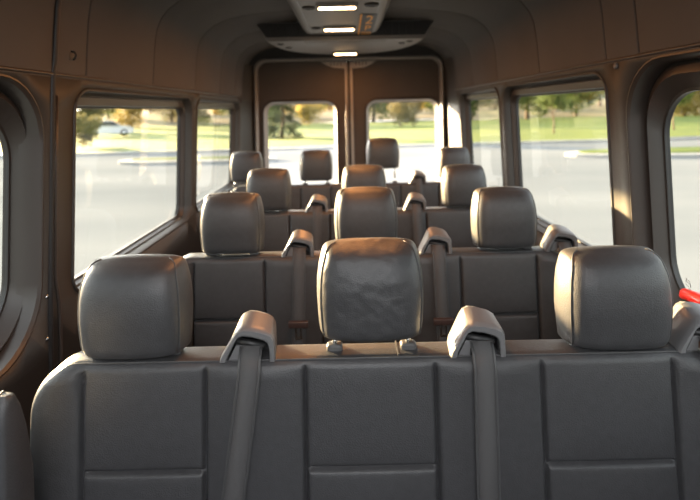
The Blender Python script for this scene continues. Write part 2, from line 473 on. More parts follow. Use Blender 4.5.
# rear corner pillars (dark lower, brown upper)
for k, (sx, xi) in enumerate(((-1, abs(DX0)), (1, DX1))):
    bm = bmesh.new()
    zs = [0.02, 0.5, 0.9, 1.3, 1.56, 1.70, 1.80, 1.86]
    rings = []
    for z in zs:
        xo = lerp_tab([(b, a) for a, b in [(.862, 0), (.872, .9), (.85, 1.57)] + PROF[1:9]], z) - .002
        rings.append([(sx * xo, 3.86 if sx < 0 else 3.70, z), (sx * (xo - .012), 3.90, z), (sx * (xi + .028), 3.985, z), (sx * (xi + .012), 4.012, z), (sx * (xi + .02), 4.02, z)])
    loft(bm, rings, close_ring=False)
    o = obj('trim_%d' % (7 + k), bm, wall_m)
    o.data.materials.append(lower_m)
    for p in o.data.polygons:
        if p.center.z < 1.5: p.material_index = 1
    struct(o)

# nose of the van: dashboard shelf, windscreen pillars and screen, so daylight enters from the front as it does in the van
bm = bmesh.new()
prof = [(Y_FRONT, 0.0), (Y_FRONT, 0.75), (-1.0, .92), (-1.25, 1.02), (-1.9, .98), (-2.0, .9), (-2.0, 0.0)]
loft(bm, [[(x, y, z) for y, z in prof] for x in (-.88, .88)], cap0=True, cap1=True)
struct(obj('wall_front', bm, lower_m, smooth=False))
bm = bmesh.new()
for sx in (-1, 1):
    add_tube(bm, [(sx * .80, -1.9, 1.0), (sx * .82, -1.45, 1.45), (sx * .80, Y_FRONT, 1.93)], .035, 8)
struct(obj('trim_9', bm, frame_m))

# ------------------------------------------------------------------ roof duct, lamps, air unit
duct = empty('roof_air_duct', (-0.02, 1.5, 1.94))
tag(duct, 'long pale grey air duct running down the middle of the ceiling', 'air duct')
def dl(p): return Vector(p) - duct.location
bm = bmesh.new()
sec = [(-.285, 2.036), (-.262, 1.975), (-.238, 1.948), (-.215, 1.940), (.165, 1.940), (.190, 1.948), (.214, 1.975), (.24, 2.036)]
loft(bm, [[dl((x, y, z)) for x, z in sec] for y in (Y_FRONT + .02, 0.5, 1.5, 2.96)], cap0=True, cap1=True)
weighted(obj('duct_body', bm, duct_m, duct), 50)
def disc_vent(x, y, z, r, parent, off):
    bm = bmesh.new()
    rings = [[Vector((x + rr * math.cos(k * math.pi / 10), y + rr * math.sin(k * math.pi / 10), z - h)) - off for k in range(20)] for rr, h in ((r, -.004), (r, .004), (r * .86, .007), (r * .8, .002), (r * .2, .001))]
    loft(bm, rings, cap0=True, cap1=True)
    v = obj('air_nozzle', bm, black_m, parent)
    bm = bmesh.new()
    add_box(bm, *(x - r * .7 - off.x, x + r * .7 - off.x), y - .004 - off.y, y + .004 - off.y, z - .007 - off.z, z - .0 - off.z, .001)
    obj('nozzle_vane', bm, guide_m, v)
for x, y, r in ((-.165, 2.18, .030), (-.165, 2.72, .026), (.120, 2.14, .034), (-.165, 1.5, .03), (.12, 1.5, .03), (-.165, 0.8, .03), (.12, .8, .03)):
    disc_vent(x, y, 1.940, r, duct, duct.location)
for x in (-.205, .155):
    bm = bmesh.new(); add_box(bm, x - .003 - duct.location.x, x + .003 - duct.location.x, -.5 - 1.5, 2.95 - 1.5, -.002, .001)
    obj('seam', bm, guide_m, duct, smooth=False)

def ceiling_lamp(x, y, z, label, power):
    t = empty('ceiling_lamp', (x, y, z)); tag(t, label, 'ceiling light', 'warm lamps along the roof duct')
    bm = bmesh.new()
    rings = [[(px, py, -h) for px, py in rrect(-.095 + e, .095 - e, -.040 + e, .040 - e, max(.018 - e * .3, .004), 4)] for e, h in ((0, -.004), (0, .008), (.004, .013), (.012, .015))]
    loft(bm, rings, cap0=True)
    obj('lamp_housing', bm, grey_m, t)
    bm = bmesh.new()
    rings = [[(px, py, -h) for px, py in rrect(-.084 + e, .084 - e, -.011 + e, .011 - e, .002, 4)] for e, h in ((0, .012), (0.001, .018), (.003, .020), (.006, .021))]
    loft(bm, rings, cap0=True, cap1=True)
    obj('lamp_lens', bm, lamp_m, t)
    ld = bpy.data.lights.new('lamp_light', 'AREA'); ld.shape = 'RECTANGLE'; ld.size = .15; ld.size_y = .05
    ld.energy = power; ld.color = (1.0, 0.38, 0.11)
    lo = bpy.data.objects.new('lamp_light', ld); C.objects.link(lo); lo.parent = t; lo.location = (0, 0, -.032)
LAMP = 2.6; FILL = 6.0
ceiling_lamp(-.035, 2.14, 1.940, 'glowing warm ceiling lamp on the duct, nearest of the three lamps in view', LAMP)
ceiling_lamp(-.035, 2.72, 1.940, 'glowing warm ceiling lamp on the duct beside the orange sign, middle of three', LAMP)
ceiling_lamp(-.004, 3.60, 1.905, 'glowing warm ceiling lamp under the wide air unit before the rear doors', LAMP * .6)
ceiling_lamp(-.035, 1.30, 1.940, 'warm ceiling lamp on the duct above the front bench', LAMP)

# neutral fill lamp, added unseen above and behind the camera to brighten the seats
cl = empty('added_fill_lamp', (0.0, -.35, 1.94)); tag(cl, 'added white fill lamp, unseen, on the ceiling duct behind the camera', 'ceiling light')
bm = bmesh.new()
loft(bm, [[(px, py, -h) for px, py in rrect(-.19 + e, .15 - e, -.13 + e, .13 - e, .03, 5)] for e, h in ((0, -.004), (0, .010), (.006, .016), (.016, .017))], cap0=True)
obj('lamp_housing', bm, grey_m, cl)
bm = bmesh.new()
loft(bm, [[(px, py, -h) for px, py in rrect(-.175 + e, .135 - e, -.115 + e, .115 - e, .025, 5)] for e, h in ((0, .014), (.003, .022), (.012, .027), (.03, .028))], cap0=True, cap1=True)
obj('lamp_lens', bm, mat('fill_lamp_lens', (.9, .9, .9), .4, emit=((1, .96, .92), 4.0)), cl)
ld = bpy.data.lights.new('lamp_light', 'AREA'); ld.shape = 'RECTANGLE'; ld.size = .28; ld.size_y = .20
ld.energy = FILL; ld.color = (1.0, 0.95, 0.92)
lo = bpy.data.objects.new('lamp_light', ld); C.objects.link(lo); lo.parent = cl; lo.location = (-.02, 0, -.034)

# wide rear air unit
unit = empty('roof_air_unit', (0.0, 3.4, 1.91))
tag(unit, 'wide grey crescent shaped air unit on the ceiling before the rear doors', 'air unit')
bm = bmesh.new()
uo = []
for k in range(41):
    a = math.pi * k / 40
    uo.append((0.50 * math.cos(a) + .0, 2.98 + 0.80 * math.sin(a) ** 0.75))
def plan(s, z, dy=0): return [Vector((x * s, 2.98 + (y - 2.98) * s + dy, z)) - unit.location for x, y in uo]
loft(bm, [plan(1.10, 2.022), plan(1.04, 1.965), plan(1.0, 1.925), plan(.985, 1.912), plan(.96, 1.905)], cap0=False, cap1=True)
weighted(obj('unit_cover', bm, duct_m, unit), 50)
bm = bmesh.new()
nose = [Vector((x, 2.970 + .035 * (x / .54) ** 2 * 0, z)) - unit.location for x, z in ((-.49, 1.928), (.49, 1.928), (.55, 2.015), (-.55, 2.015))]
bm.faces.new([bm.verts.new(p) for p in nose])
obj('intake_grille', bm, black_m, unit, smooth=False)
for s in (-1, 1):
    for k in range(5):
        bm = bmesh.new(); x = s * (.27 + .042 * k) - .02
        add_box(bm, x - .002, x + .002, 2.962 - 3.4, 2.972 - 3.4, 1.932 - 1.91, 2.015 - 1.91)
        obj('grille_bar', bm, black_m, unit, smooth=False)
for x, y in ((-.42, 3.10), (-.39, 3.28), (.41, 3.08), (.37, 3.16)):
    disc_vent(x, y, 1.906, .022, unit, unit.location)
bm = bmesh.new(); add_box(bm, -.26, .26, 3.03 - 3.4, 3.32 - 3.4, -.0085, -.003, .003)
obj('access_panel', bm, duct_m, unit)

# orange lettered sign on the duct
sg = empty('duct_sign', (.118, 2.72, 1.9385)); tag(sg, 'small dark sign with orange lettering on the ceiling duct', 'sign')
bm = bmesh.new(); add_box(bm, -.043, .043, -.37, .34, -.002, .0, .0008); obj('backing', bm, black_m, sg, smooth=False)
bm = bmesh.new(); add_box(bm, -.043, -.033, -.37, .34, -.003, -.002); obj('border', bm, orange_sign, sg, smooth=False)
def text_mesh(name, s, size, m, parent, loc, rot, scale):
    cu = bpy.data.curves.new(name, 'FONT'); cu.body = s; cu.size = size; cu.extrude = .0006; cu.align_x = 'CENTER'; cu.align_y = 'CENTER'
    tmp = bpy.data.objects.new(name, cu); C.objects.link(tmp)
    bpy.context.view_layer.update()
    me = bpy.data.meshes.new_from_object(tmp.evaluated_get(bpy.context.evaluated_depsgraph_get()))
    bpy.data.objects.remove(tmp)
    o = link(name, me, m, parent, smooth=False); o.location = loc; o.rotation_euler = rot; o.scale = scale
    return o
text_mesh('lettering', '2', .09, orange_sign, sg, (.008, -.22, -.0035), (R(180), 0, 0), (.95, 3.6, 1))
text_mesh('lettering', 'P', .08, orange_sign, sg, (.008, .02, -.0035), (R(180), 0, 0), (.95, 2.6, 1))
for k in range(3):
    bm = bmesh.new(); add_box(bm, -.022, .036, .16 + k * .055, .18 + k * .055, -.003, -.002); obj('print_line', bm, orange_sign, sg, smooth=False)

# ------------------------------------------------------------------ bench seats
def groove(d, w=.0045): return math.exp(-(d / w) ** 2)
def slab(xl0, xr0, z0, z1, yf, yb, rc, panels, zg, recl=0.05, Rr=.020, bulge=.008):
    """upholstered slab: front face with stitched panels, rounded edges, closed back"""
    xs = {round(xl0 + (xr0 - xl0) * k / 110, 5) for k in range(111)}
    for e in (.0008, .003, .007, .012, .018): xs |= {round(xl0 + e, 5), round(xr0 - e, 5)}
    for a, b in panels:
        for g in (a, b):
            for e in (-.012, -.008, -.005, -.003, -.0015, 0, .0015, .003, .005, .008, .012): xs.add(round(g + e, 5))
    xs = sorted(xs)
    zs = {round(z0 + (z1 - z0) * k / 44, 5) for k in range(45)}
    for e in (.0008, .003, .006, .010, .015, .02): zs |= {round(z1 - e, 5), round(z0 + e, 5)}
    for e in (-.012, -.008, -.005, -.003, -.0015, 0, .0015, .003, .005, .008, .012): zs.add(round(zg + e, 5))
    for k in range(12): zs.add(round(z1 - rc * (k / 12) ** 1.6, 5))
    zs = sorted(zs)
    w = xr0 - xl0
    def lim(z):
        t = z - (z1 - rc)
        e = rc - math.sqrt(max(rc * rc - t * t, 0)) if t > 0 else 0
        return xl0 + e, xr0 - e
    bm = bmesh.new(); front = []; back = []
    for z in zs:
        l, r = lim(z); fr = []; bk = []
        for x0 in xs:
            # squeeze only near the ends
            x = min(max(x0, l), r)
            if x0 < xl0 + rc * 1.6: x = l + (x0 - xl0) * (xl0 + rc * 1.6 - l) / (rc * 1.6)
            elif x0 > xr0 - rc * 1.6: x = r - (xr0 - x0) * (r - (xr0 - rc * 1.6)) / (rc * 1.6)
            d = min(x - l, r - x, z1 - z, z - z0)
            e = Rr - math.sqrt(max(Rr * Rr - max(Rr - d, 0) ** 2, 0))
            y = yf + e + (z1 - z) * -recl
            inpanel = None
            for a, b in panels:
                if a <= x <= b: inpanel = (a, b)
            dep = 0
            for a, b in panels:
                fade = min(1, max(0, (z1 - .010 - z) / .02))
                dep += .011 * fade * (groove(x - a) + groove(x - b))
            if inpanel:
                a, b = inpanel
                dep += .011 * groove(z - zg) * min(1, (x - a) / .01) * min(1, (b - x) / .01)
                t = (x - a) / (b - a) * 2 - 1
                if z > zg: s = (z - zg) / (z1 - zg) * 2 - 1
                else: s = (z - z0) / (zg - z0) * 2 - 1
                dep -= bulge * .55 * (1 - t ** 4) * (1 - abs(s) ** 5)
            else:
                edges = sorted([l] + [g for p in panels for g in p] + [r])
                for a, b in zip(edges, edges[1:]):
                    if a <= x <= b and b > a:
                        t = (x - a) / (b - a) * 2 - 1
                        k = 1.6 if (a == l or b == r) else 1.0
                        dep -= bulge * k * (1 - t * t) * min(1, (z1 - z) / .03)
            fr.append(bm.verts.new((x, y + dep * min(1, d / .008), z)))
            bk.append(bm.verts.new((x, yb - e + (z1 - z) * -recl, z)))
        front.append(fr); back.append(bk)
    for j in range(len(zs) - 1):
        for i in range(len(xs) - 1):
            bm.faces.new((front[j][i], front[j][i + 1], front[j + 1][i + 1], front[j + 1][i]))
            bm.faces.new((back[j][i + 1], back[j][i], back[j + 1][i], back[j + 1][i + 1]))
        bm.faces.new((back[j][0], front[j][0], front[j + 1][0], back[j + 1][0]))
        bm.faces.new((front[j][-1], back[j][-1], back[j + 1][-1], front[j + 1][-1]))
    for i in range(len(xs) - 1):
        bm.faces.new((front[-1][i], front[-1][i + 1], back[-1][i + 1], back[-1][i]))
        bm.faces.new((front[0][i + 1], front[0][i], back[0][i], back[0][i + 1]))
    top = [tuple(v.co) for v in front[-1]]
    return bm, lim

HW = [(0, .104), (.010, .109), (.03, .112), (.15, .115), (.38, .1175), (.58, .117), (.76, .1125), (.88, .1065), (.94, .1025), (.975, .096), (.99, .090), (1, .082)]
HF = [(0, -.030), (.02, -.042), (.08, -.050), (.45, -.058), (.70, -.055), (.82, -.048), (.90, -.040), (.95, -.028), (.98, -.016), (1, -.004)]
HB = [(0, .034), (.03, .044), (.4, .050), (.75, .050), (.9, .046), (.96, .040), (1, .026)]
HH = .206
def head_pt(v, a, ex=.42):
    w = lerp_tab(HW, v); f = lerp_tab(HF, v); b = lerp_tab(HB, v)
    c, s = math.cos(a), math.sin(a)
    sx = math.copysign(abs(c) ** .30, c); sy = math.copysign(abs(s) ** ex, s)
    # pinch sharpening on the front edge, soft at the back
    cy = (f + b) / 2; hy = (b - f) / 2
    bow = -.010 * (1 - (sx) ** 2) if s < 0 else 0
    # gusset is narrower behind
    back = (sy + 1) / 2
    taper = 1 - .15 * max(0, 1 - back / .62) - .05 * max(0, (back - .62) / .38)
    return Vector((w * sx * taper, cy + hy * sy + bow, HH * v))
def headrest_meshes(creased=False):
    N = 56; bm = bmesh.new()
    vs = [0, .01, .02, .04, .06, .1, .15, .22, .3, .4, .5, .6, .68, .74, .78, .82, .86, .9, .93, .955, .975, .988, 1]
    rings = [[head_pt(v, 2 * math.pi * k / N) for k in range(N)] for v in vs]
    vr = loft(bm, rings, cap0=True)
    # crown of the top: shrink ring
    top = rings[-1]; c = sum((p for p in top), Vector()) / N
    prev = vr[-1]
    for s, h in ((.8, .0022), (.5, .0045), (.2, .0055)):
        rr = [bm.verts.new(c + (p - c) * s + Vector((0, 0, h))) for p in top]
        for k in range(N): bm.faces.new((prev[k], prev[(k + 1) % N], rr[(k + 1) % N], rr[k]))
        prev = rr
    bm.faces.new(prev)
    bmesh.ops.recalc_face_normals(bm, faces=bm.faces)
    me = bpy.data.meshes.new('headrest'); bm.to_mesh(me); bm.free(); me.materials.append(leather_creased if creased else leather)
    for p in me.polygons: p.use_smooth = True
    pm = []
    for sgn in (-1, 1):
        bm = bmesh.new()
        a = -R(16); 
        if sgn < 0: a = math.pi - a
        pts = [head_pt(v, a) + Vector((sgn * .0006, -.0008, 0)) for v in (.01, .05, .1, .2, .35, .5, .65, .75, .82, .88, .93, .965, .985, 1)]
        add_tube(bm, pts, .0017, 6)
        bmesh.ops.recalc_face_normals(bm, faces=bm.faces)
        m2 = bpy.data.meshes.new('piping'); bm.to_mesh(m2); bm.free(); m2.materials.append(piping_m)
        for p in m2.polygons: p.use_smooth = True
        pm.append(m2)
    return me, pm
HEAD, HPIPE = headrest_meshes()
HEADC, _ = headrest_meshes(True)
bm = bmesh.new(); add_tube(bm, [(0, 0, -.075), (0, 0, .02)], .0058, 12)
POST = bpy.data.meshes.new('post'); bm.to_mesh(POST); bm.free(); POST.materials.append(steel)
for p in POST.polygons: p.use_smooth = True
bm = bmesh.new()
rings = [[(x, y, h) for x, y in rrect(-.017 + e, .017 - e, -.013 + e, .013 - e, .006, 4)] for e, h in ((0, -.004), (0, .006), (.003, .010), (.008, .011))]
loft(bm, rings, cap0=True, cap1=True)
bmesh.ops.recalc_face_normals(bm, faces=bm.faces)
SLEEVE = bpy.data.meshes.new('post_sleeve'); bm.to_mesh(SLEEVE); bm.free(); SLEEVE.materials.append(mat('post_sleeve_plastic', (0.07, 0.07, 0.072), 0.4))
def mesh_child(name, me, parent, loc=(0, 0, 0), rotz=0):
    o = bpy.data.objects.new(name, me); C.objects.link(o); o.parent = parent; o.location = loc; o.rotation_euler = (0, 0, rotz); return o
def add_headrest(bench, x, y, zbase, deck, turn=0, creased=False):
    h = mesh_child('headrest', HEADC if creased else HEAD, bench, (x, y, zbase), turn)
    for m in HPIPE: mesh_child('piping', m, h)
    for s in (-1, 1):
        mesh_child('post', POST, h, (s * .079, .0, 0))
        mesh_child('post_sleeve', SLEEVE, h, (s * .079, .0, deck - zbase))
    bm = bmesh.new()
    rings = [[(x, y, z) for x, y in rrect(-.017, .017, -.013, .013, .006, 4)] for z in (0, 0)]
    bm.free()
    return h

def guide_meshes():
    outer = [(-.060, -.004), (-.057, .010), (-.028, .072), (-.020, .084), (-.008, .090), (.010, .088), (.036, .080), (.049, .071), (.055, .058), (.056, .03), (.056, -.004)]
    inner = [(-.045, -.004), (-.043, .006), (-.026, .044), (-.021, .052), (-.012, .056), (.010, .053), (.030, .046), (.040, .039), (.043, .030), (.044, .012), (.044, -.004)]
    def rg(loop, y, s=1.0, dz=0.0, sx=1.0, sh=0): return [(x * sx, y, max(z * s + dz, -.004) if z > 0 else z) for x, z in loop]
    bm = bmesh.new()
    def infl(a, b, t): return [(p[0] * (1 - t) + q[0] * t, p[1] * (1 - t) + q[1] * t) for p, q in zip(a, b)]
    lo = [rg(outer, .078, .68, 0, .78), rg(outer, .070, .82, 0, .86), rg(outer, .052, .89, 0, .93), rg(outer, .010, .76), rg(outer, .001, .72, 0, .99), rg(infl(outer, inner, .2), -.003, .73), rg(infl(outer, inner, .85), -.002, .84), rg(inner, .001, .86), rg(inner, .018, .88)]
    vr = loft(bm, lo, close_ring=False, cap0=False)
    bm.faces.new(vr[0]); 
    bmesh.ops.recalc_face_normals(bm, faces=bm.faces)
    me = bpy.data.meshes.new('belt_guide'); bm.to_mesh(me); bm.free(); me.materials.append(guide_m)
    for p in me.polygons: p.use_smooth = True
    bm = bmesh.new()
    vr = loft(bm, [rg(inner, .016, .90), rg(inner, .045, .8)], close_ring=False); bm.faces.new(vr[-1])
    bmesh.ops.recalc_face_normals(bm, faces=bm.faces)
    dk = bpy.data.meshes.new('slot'); bm.to_mesh(dk); bm.free(); dk.materials.append(black_m)
    # the grey cheek and the black roller inside the hood
    bm = bmesh.new()
    pts = [(-.041, -.002), (-.018, -.002), (-.014, .028), (-.026, .028)]
    loft(bm, [[(x, .004, z) for x, z in pts], [(x, .02, z) for x, z in pts]], cap0=True, cap1=True)
    bmesh.ops.recalc_face_normals(bm, faces=bm.faces)
    ck = bpy.data.meshes.new('cheek'); bm.to_mesh(ck); bm.free(); ck.materials.append(guide_m)
    bm = bmesh.new(); add_tube(bm, [(-.026, .010, .036), (.034, .010, .024)], .007, 10)
    rl = bpy.data.meshes.new('roller'); bm.to_mesh(rl); bm.free(); rl.materials.append(black_m)
    for p in rl.polygons: p.use_smooth = True
    return me, dk, ck, rl
GUIDE, GSLOT, GCHEEK, GROLL = guide_meshes()
def ribbon(pts, w, th=.0022):
    bm = bmesh.new(); rings = []
    for i, p in enumerate(pts):
        p = Vector(p); t = (Vector(pts[min(i + 1, len(pts) - 1)]) - Vector(pts[max(i - 1, 0)])).normalized()
        side = Vector((1, 0, 0)); side = (side - t * side.dot(t)).normalized(); nrm = side.cross(t).normalized()
        rings.append([p - side * w / 2 - nrm * th / 2, p + side * w / 2 - nrm * th / 2, p + side * w / 2 + nrm * th / 2, p - side * w / 2 + nrm * th / 2])
    loft(bm, rings, cap0=True, cap1=True)
    bmesh.ops.recalc_face_normals(bm, faces=bm.faces)
    return bm
def belt(bench, x, yf, deck, drift, recl, zend=.52, tongue=None, bulge=0):
    g = mesh_child('belt_guide', GUIDE, bench, (x, yf + .004, deck))
    weighted(g, 28)
    mesh_child('slot', GSLOT, g); mesh_child('cheek', GCHEEK, g); mesh_child('roller', GROLL, g)
    z = deck
    pts = [(x + .006, yf + .028, z + .030), (x + .006, yf + .006, z + .026), (x + .006, yf - .012, z + .008)]
    m = 9
    for k in range(m + 1):
        zz = z - .02 - (z - .02 - zend) * k / m
        pts.append((x + .006 + drift * (k / m), yf - .020 - recl * (z - zz), zz))
    bm = ribbon(pts, .047)
    sb = obj('seat_belt', bm, webbing, bench, fix=False)
    for s in (-1, 1):
        e = ribbon([(px + s * .0205, py - .0013, pz) for px, py, pz in pts[1:]], .004, .0012)
        obj('selvage', e, piping_m, sb, fix=False)
    if tongue:
        tz = tongue; k = (z - .02 - tz) / (z - .02 - zend)
        tx = x + .006 + drift * k; ty = yf - .028 - recl * (z - tz)
        tt = empty('tmp'); bpy.data.objects.remove(tt)
        bm = bmesh.new(); add_box(bm, tx - .034, tx + .034, ty - .008, ty + .008, tz - .010, tz + .012, .004)
        clip = obj('belt_clip', bm, belt_clip, bench)
        bm = bmesh.new()
        for s in (-1, 1): add_box(bm, tx + s * .0085 - .004, tx + s * .0085 + .004, ty - .002, ty + .001, tz - .048, tz - .008, .001)
        add_box(bm, tx - .0125, tx + .0125, ty - .002, ty + .001, tz - .052, tz - .044, .001)
        obj('latch_tongue', bm, steel, clip)

DECK = .958
PAN3 = [(-.555, -.303), (-.098, .171), (.390, .659)]
def make_bench(y, label, name='bench_seat', xl=-.668, xr=.795, panels=PAN3, heads=(), belts=(), tongue=None, legs=(-.45, .6), hs=1.0):
    """y = front face of the backrest top; children keep world offsets from an empty on the floor"""
    root = empty(name, (0.08, y + .05, 0.0)); tag(root, label, 'bench seat', 'black leather bench seats facing the camera')
    off = -Vector(root.location)
    def L(x, yy, z): return (x + off.x, yy + off.y, z)
    recl = .07
    pans = [(a + off.x, b + off.x) for a, b in panels]
    bm, lim = slab(xl + off.x, xr + off.x, .44, DECK, off.y + y, off.y + y + .080, .105, pans, .742, recl)
    br = weighted(obj('backrest', bm, leather, root, fix=False), 60)
    # piping along the top front edge
    bm = bmesh.new()
    pts = []
    l0, r0 = xl + off.x, xr + off.x
    for k in range(15):
        a = R(180 - 6.0 * k); pts.append((l0 + .105 + (.105 - .006) * math.cos(a), 0, DECK - .105 + (.105 - .003) * math.sin(a)))
    pts = [(l0 + .006, 0, z) for z in (.5, .6, .7, .8)] + pts
    mid = [(l0 + .13 + (r0 - l0 - .26) * k / 20, 0, DECK - .003) for k in range(21)]
    mir = [(l0 + r0 - px, 0, pz) for px, _, pz in reversed(pts)]
    allp = [(px, off.y + y + .0085 - (DECK - pz) * recl, pz) for px, _, pz in pts + mid + mir]
    add_tube(bm, allp, .0022, 6)
    obj('piping', bm, piping_m, br)
    for sx in [(a + b) / 2 + .06 for a, b in panels[1:2]]:
        bm = bmesh.new(); add_box(bm, *(sx + off.x - .0015, sx + off.x + .0015), off.y + y + .012, off.y + y + .072, DECK - .001, DECK + .0012)
        obj('top_seam', bm, piping_m, br, smooth=False)
    # cushion
    bm, _ = slab(xl + off.x + .01, xr + off.x - .01, 0, .46, 0, .13, .06, pans, .30, 0, .03, .014)
    for v in bm.verts:
        px, py, pz = v.co
        v.co = (px, off.y + y + .02 - pz, .455 - py + .035 * (pz / .46))
    weighted(obj('seat_cushion', bm, leather, root), 60)
    for lx in legs:
        bm = bmesh.new()
        add_tube(bm, [L(lx, y - .02, .36), L(lx, y + .10, .02)], .018, 8)
        add_tube(bm, [L(lx, y - .36, .36), L(lx, y - .34, .02)], .018, 8)
        add_box(bm, lx + off.x - .03, lx + off.x + .03, off.y + y - .38, off.y + y + .13, .0, .022, .004)
        obj('leg', bm, seat_frame_m, root)
    bm = bmesh.new(); add_box(bm, xl + off.x + .03, xr + off.x - .03, off.y + y - .40, off.y + y + .02, .315, .345, .008)
    obj('seat_frame', bm, seat_frame_m, root)
    for h in heads:
        add_headrest(root, h[0] + off.x, off.y + y + .045, h[1], DECK, h[2] if len(h) > 2 else 0, len(h) > 3).scale.z = hs
    for b in belts:
        belt(root, b[0] + off.x, off.y + y, DECK, b[1], recl, tongue=b[2] if len(b) > 2 else None)
    return root
ROWS = [0.988, 1.695, 2.430]
make_bench(ROWS[0], 'nearest black leather bench seat with three headrests across the foreground',
           heads=((-.462, .966, 0.0), (.042, .992, 0, 1), (.562, .964, 0.0)), belts=((-.215, -.058), (.262, -.005), (.735, 0)), hs=.94)
make_bench(ROWS[1], 'second black leather bench seat from the camera, red-brown clips on its belts',
           heads=((-.425, .968), (.061, .978), (.560, .968)), belts=((-.184, -.01, .735), (.305, .012, .735), (.752, 0.01)))
make_bench(ROWS[2], 'third black leather bench seat from the camera, between second and rear bench',
           heads=((-.412, .966), (.080, .974), (.595, .966)), belts=((-.165, -.01), (.335, .01), (.775, 0)))
make_bench(3.31, 'rearmost black leather bench seat with four headrests before the rear doors', xl=-.84, xr=.84,
           panels=[(-.80, -.60), (-.33, -.12), (.14, .36), (.62, .80)], heads=((-.712, .985), (-.225, .985), (.245, 1.06), (.740, .985)), belts=((-.47, 0), (.02, 0), (.480, 0)), legs=(-.6, .6))

# upright folded armrest at the left end of the nearest bench
bench1 = [o for o in C.objects if o.name == 'bench_seat'][0]
BX, BY = bench1.location.x, bench1.location.y
bm = bmesh.new()
prof = [(.775, .52), (.772, .80), (.772, .96), (.776, 1.000), (.784, 1.014), (.800, 1.012), (.815, .985), (.830, .94), (.846, .86), (.850, .70), (.852, .52)]
rings = []
for x, q in ((-.735, .03), (-.732, .008), (-.722, .0015), (-.70, 0), (-.60, 0), (-.572, 0), (-.560, .0015), (-.553, .008), (-.551, .03)):
    rings.append([(x - .012 - BX, y + (.81 - y) * q * 6 - BY, z + (.72 - z) * q * 1.2) for y, z in prof])
loft(bm, rings, cap0=True, cap1=True)
arm = weighted(obj('folded_armrest', bm, leather, bench1), 60)
bm = bmesh.new()
add_tube(bm, [(-.583 - BX, .770 - BY, z) for z in (.54, .6, .8, .97)] + [(-.583 - BX, .780 - BY, 1.012), (-.583 - BX, .80 - BY, 1.013), (-.583 - BX, .815 - BY, .988)], .002, 6)
obj('piping', bm, piping_m, arm)
bm = bmesh.new()
rings = [[(-.604 - BX + r * math.cos(k * math.pi / 6), .7715 - BY - h, .93 + r * math.sin(k * math.pi / 6)) for k in range(12)] for r, h in ((.006, -.002), (.006, .001), (.004, .002), (.001, .0))]
loft(bm, rings, cap0=True, cap1=True)
obj('button', bm, black_m, arm)
bm = bmesh.new(); add_tube(bm, [(-.70 - BX, .83 - BY, .56), (-.64 - BX, .95 - BY, .56)], .02, 8)
obj('armrest_pivot', bm, seat_frame_m, bench1)

# red handle by the right window, white etching on the glass
rh = empty('emergency_handle', (.845, 1.095, .988)); tag(rh, 'red plastic handle on the sill of the nearest right window', 'handle')
bm = bmesh.new()
add_tube(bm, [(0, -.20, -.005), (-.012, -.16, .008), (-.014, -.06, .012), (-.014, .06, .012), (-.012, .10, .006), (0, .125, -.008)], [.010, .014, .015, .015, .014, .010], 12)
obj('grip', bm, red_m, rh)
for yy in (-.19, .115):
    bm = bmesh.new(); add_box(bm, -.008, .024, yy - .014, yy + .014, -.022, .004, .004); obj('bracket', bm, black_m, rh)

# small etched maker's mark low on the nearest right pane
wp = [o for o in C.objects if o.name == 'window_4'][0]
bm = bmesh.new()
for k, (dy, dz, l, a) in enumerate(((0, .012, .016, .3), (0, .004, .020, .3), (.004, -.004, .012, .3), (-.006, -.012, .014, .3), (.008, .010, .012, 1.7), (-.008, .0, .014, 1.4), (.002, -.020, .018, .2))):
    y, z = 1.362 + dy, .955 + dz; c, sn = math.cos(a) * l / 2, math.sin(a) * l / 2
    add_tube(bm, [(wall_x(z) + .088 - wp.location.x, y - c - wp.location.y, z - sn - wp.location.z), (wall_x(z) + .088 - wp.location.x, y + c - wp.location.y, z + sn - wp.location.z)], .0010, 4)
obj('glass_etching', bm, print_m, wp)

# ------------------------------------------------------------------ outside
def ground_sheet(name, loop, z, m, label=None, thick=.0):
    bm = bmesh.new()
    vs = [bm.verts.new((x, y, z)) for x, y in loop]; bm.faces.new(vs)
    if thick:
        r = bmesh.ops.extrude_face_region(bm, geom=bm.faces[:])
        for v in r['geom']:
            if isinstance(v, bmesh.types.BMVert): v.co.z -= thick
    return struct(obj(name, bm, m, smooth=False), label)
ground_sheet('ground', [(-140, -60), (140, -60), (140, 27.0), (-140, 27.0)], GROUND, asphalt)
def hill(y):
    if y < 48: return 0
    if y < 66: return (y - 48) / 18 * .25
    return .25 + (y - 66) * .055 if y < 100 else .25 + 34 * .055 + (y - 100) * .02
bm = bmesh.new()
ys = [26.6, 27, 30, 34, 40, 48, 54, 60, 66, 67]
xs = [-140 + 10 * k for k in range(29)]
grid = [[bm.verts.new((x, y + 1.5 * math.sin(x * .05), GROUND + .12 + hill(y) + .08 * math.sin(x * .3 + y))) for x in xs] for y in ys]
for a, b in zip(grid, grid[1:]):
    for i in range(len(xs) - 1): bm.faces.new((a[i], a[i + 1], b[i + 1], b[i]))
struct(obj('lawn', bm, grass_m))
bm = bmesh.new()
ys = [66, 70, 76, 84, 92, 100, 120, 160, 220]
grid = [[bm.verts.new((x, y + 1.5 * math.sin(x * .05), GROUND + .14 + hill(y) + .25 * math.sin(x * .11 + y * .2))) for x in xs] for y in ys]
for a, b in zip(grid, grid[1:]):
    for i in range(len(xs) - 1): bm.faces.new((a[i], a[i + 1], b[i + 1], b[i]))
struct(obj('field', bm, field_m))
